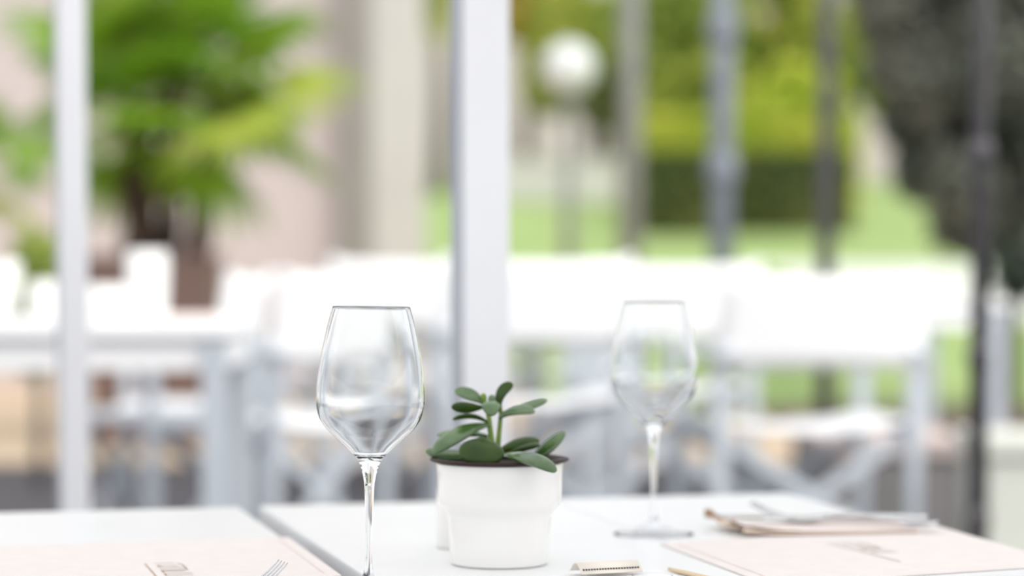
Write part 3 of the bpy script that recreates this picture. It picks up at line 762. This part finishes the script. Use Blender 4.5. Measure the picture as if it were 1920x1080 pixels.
MB().add([(sx * q * hw, sy * q * hw * 0.8, z) for z, q in ((0, 0.86), (zt, 1.0)) for sx, sy in ((-1, -1), (1, -1), (1, 1), (-1, 1))] + [(sx * hw * .92, sy * hw * 0.73, z) for z in (zt, zt - 0.06) for sx, sy in ((-1, -1), (1, -1), (1, 1), (-1, 1))],
         [(0, 1, 5, 4), (1, 2, 6, 5), (2, 3, 7, 6), (3, 0, 4, 7), (3, 2, 1, 0)] + [(4 + i, 4 + (i + 1) % 4, 8 + (i + 1) % 4, 8 + i) for i in range(4)] + [(8 + i, 8 + (i + 1) % 4, 12 + (i + 1) % 4, 12 + i) for i in range(4)] + [(12, 13, 14, 15)]).build('box', 'planter', tp)
MB().box((0, 0, zt - 0.05), (hw * 1.8, hw * 1.44, 0.03)).build('soil', 'soil', tp)
palm('green fan palm with two dark trunks behind the slim white post', [(258, 486, 258, 215, 0.085, 0.05), (362, 486, 395, 205, 0.058, -0.05), (310, 486, 335, 95, 0.05, 0.15)], (290,), PD, 5, 1.0, 15)
palm('fan palm at the left picture edge half cut off', [(-70, 640, -50, 330, 0.07, 0)], (-60,), 13.9, 8, 0.80, 9)
# shrub behind the left table
sb = P(70, 640, 9.5)
t = thing('shrub', 'small dark green shrub behind the left table by the slim post', 'shrub', (sb.x, sb.y, 0))
MB().tube([(0, 0, 0), (0.01, 0, 0.6)], 0.02, 8).build('stem', 'bark', t)
leaf_cloud('foliage', 'fol_mid', t, [(0, 0, 0.82, 0.11, 0.11, 0.22), (-0.03, 0, 0.6, 0.13, 0.12, 0.15)], 500, 0.05, 4)

# ================================================================== GARDEN
# globe lamp
LD = 16.0; lc_ = P(1066, 128, LD); zg = lawn_z(LD)
t = thing('globe_lamp', 'white globe street lamp on a grey post in the garden', 'lamp', (lc_.x, LD, zg))
MB().tube([(0, 0, 0), (0, 0, lc_.z - zg - 0.16)], [0.05, 0.035], 16).build('pole', 'iron_pale', t)
MB().lathe([(0, lc_.z - zg - 0.20), (0.06, lc_.z - zg - 0.20), (0.075, lc_.z - zg - 0.15), (0, lc_.z - zg - 0.14)], 20).build('collar', 'iron_pale', t)
MB().ball((0, 0, lc_.z - zg), 0.178, 20).build('globe', 'lamp', t)
# hedges
def hedge(px0, px1, y, py_top, depth, m, label, n, seed, size=0.07):
    a = P(px0, 440, y); b = P(px1, 440, y); z0 = lawn_z(y); zt = P(px0, py_top, y).z
    cx = (a.x + b.x) / 2; w = (b.x - a.x) / 2; h = (zt - z0) / 2
    t = thing('hedge', label, 'hedge', (cx, y + depth / 2, z0))
    MB().box((0, 0, h), (2 * w - 0.15, depth - 0.15, 2 * h - 0.1)).build('inner_growth', m, t)
    tag(leaf_cloud('foliage', m, t, [(0, 0, h, w, depth / 2, h)], n, size, seed, box=True), None, None, None, 'stuff')
hedge(1205, 1345, 30, 285, 0.9, 'fol_hedge', 'clipped dark hedge left of the thick blue-grey post', 3500, 11)
hedge(1385, 1600, 30.5, 285, 0.9, 'fol_hedge', 'clipped dark hedge between the thick and the thin iron posts', 5000, 12)
hedge(1170, 1610, 34, 215, 1.2, 'fol_lime', 'yellow-green hedge rising behind the dark hedges', 9000, 13, 0.09)
# trees
def tree(px, py, y, rx, ry, m, label, n, seed, size, group='trees behind the lawn', z0=None):
    c = P(px, py, y); k = y / F; z0 = lawn_z(y) if z0 is None else z0
    t = thing('garden_tree', label, 'tree', (c.x, y, z0), 0, group); rnd = random.Random(seed)
    zc = c.z - z0
    MB().tube([(0, 0, 0), (0.05, 0, zc * 0.5), (-0.03, 0, zc)], [0.16, 0.12, 0.07], 10).build('trunk', 'bark', t)
    bl = []
    for i in range(11):
        a = rnd.uniform(0, 6.28); q = rnd.uniform(0.2, 0.75)
        bl.append((q * rx * k * math.cos(a), rnd.uniform(-.5, .5) * rx * k, zc + q * ry * k * math.sin(a), rx * k * 0.42, rx * k * 0.40, ry * k * 0.42))
    tag(leaf_cloud('foliage', m, t, bl, n, size, seed), None, None, None, 'stuff')
tree(1250, 60, 44, 180, 150, 'fol_mid', 'mid green tree crown between the pale and thick posts', 9000, 21, 0.2)
tree(1460, 70, 46, 150, 160, 'fol_yel', 'yellow-green tree crown between the thick and thin posts', 8000, 22, 0.2)
tree(1110, 90, 48, 150, 170, 'fol_yel', 'yellow-green tree around the globe lamp', 8000, 23, 0.2)
tree(985, -10, 50, 90, 90, 'fol_orange', 'orange-tinged tree top right of the wide post', 1800, 24, 0.16)
tree(1140, 200, 43, 55, 70, 'fol_hedge', 'small dark green tree just right of the globe lamp', 900, 25, 0.13)
tree(820, -20, 40, 30, 95, 'fol_yel', 'olive foliage left of the top of the wide post', 900, 26, 0.13)
tree(1590, 160, 42, 70, 170, 'fol_mid', 'green tree right of the thin iron post', 2400, 27, 0.16)
tree(1380, 130, 52, 90, 110, 'fol_orange', 'brownish tree behind the thick post', 1500, 28, 0.16)
tree(1300, 175, 41, 120, 70, 'fol_yel', 'low yellow-green tree just above the hedge beside the thick post', 3000, 41, 0.16)
tree(1475, 180, 38.5, 105, 65, 'fol_lime', 'low lime-green tree just above the hedge beside the thin post', 3000, 42, 0.16)
# dark conifer at the right
cz = 14.6; cc = P(1890, 600, cz)
t = thing('conifer', 'large dark conifer at the right behind the iron post', 'tree', (cc.x, cz, 0.0))
MB().tube([(0, 0, 0), (0.02, 0, 1.5), (0, 0, 4.6)], [0.068, 0.06, 0.03], 12).build('trunk', 'bark', t)
rnd = random.Random(9); bl = []
kk = cz / F
for (px, py, r) in [(1700, 40, 90), (1690, -60, 110), (1740, 150, 90), (1760, 250, 80), (1790, 340, 75), (1830, 410, 70), (1860, 300, 110), (1830, 120, 120), (1900, 60, 130), (1930, 420, 90), (1930, 200, 120), (1690, 130, 70), (1740, 320, 60), (1790, 430, 45), (1720, 220, 65), (1910, 500, 60), (1850, -80, 160), (1660, 20, 60)]:
    p = P(px, py, cz) - Vector((cc.x, cz, 0)); bl.append((p.x, rnd.uniform(-.25, .25), p.z, r * kk, r * kk * 1.1, r * kk))
tag(leaf_cloud('foliage', 'fol_dark', t, bl, 16000, 0.075, 31, inner=0.4), None, None, None, 'stuff')
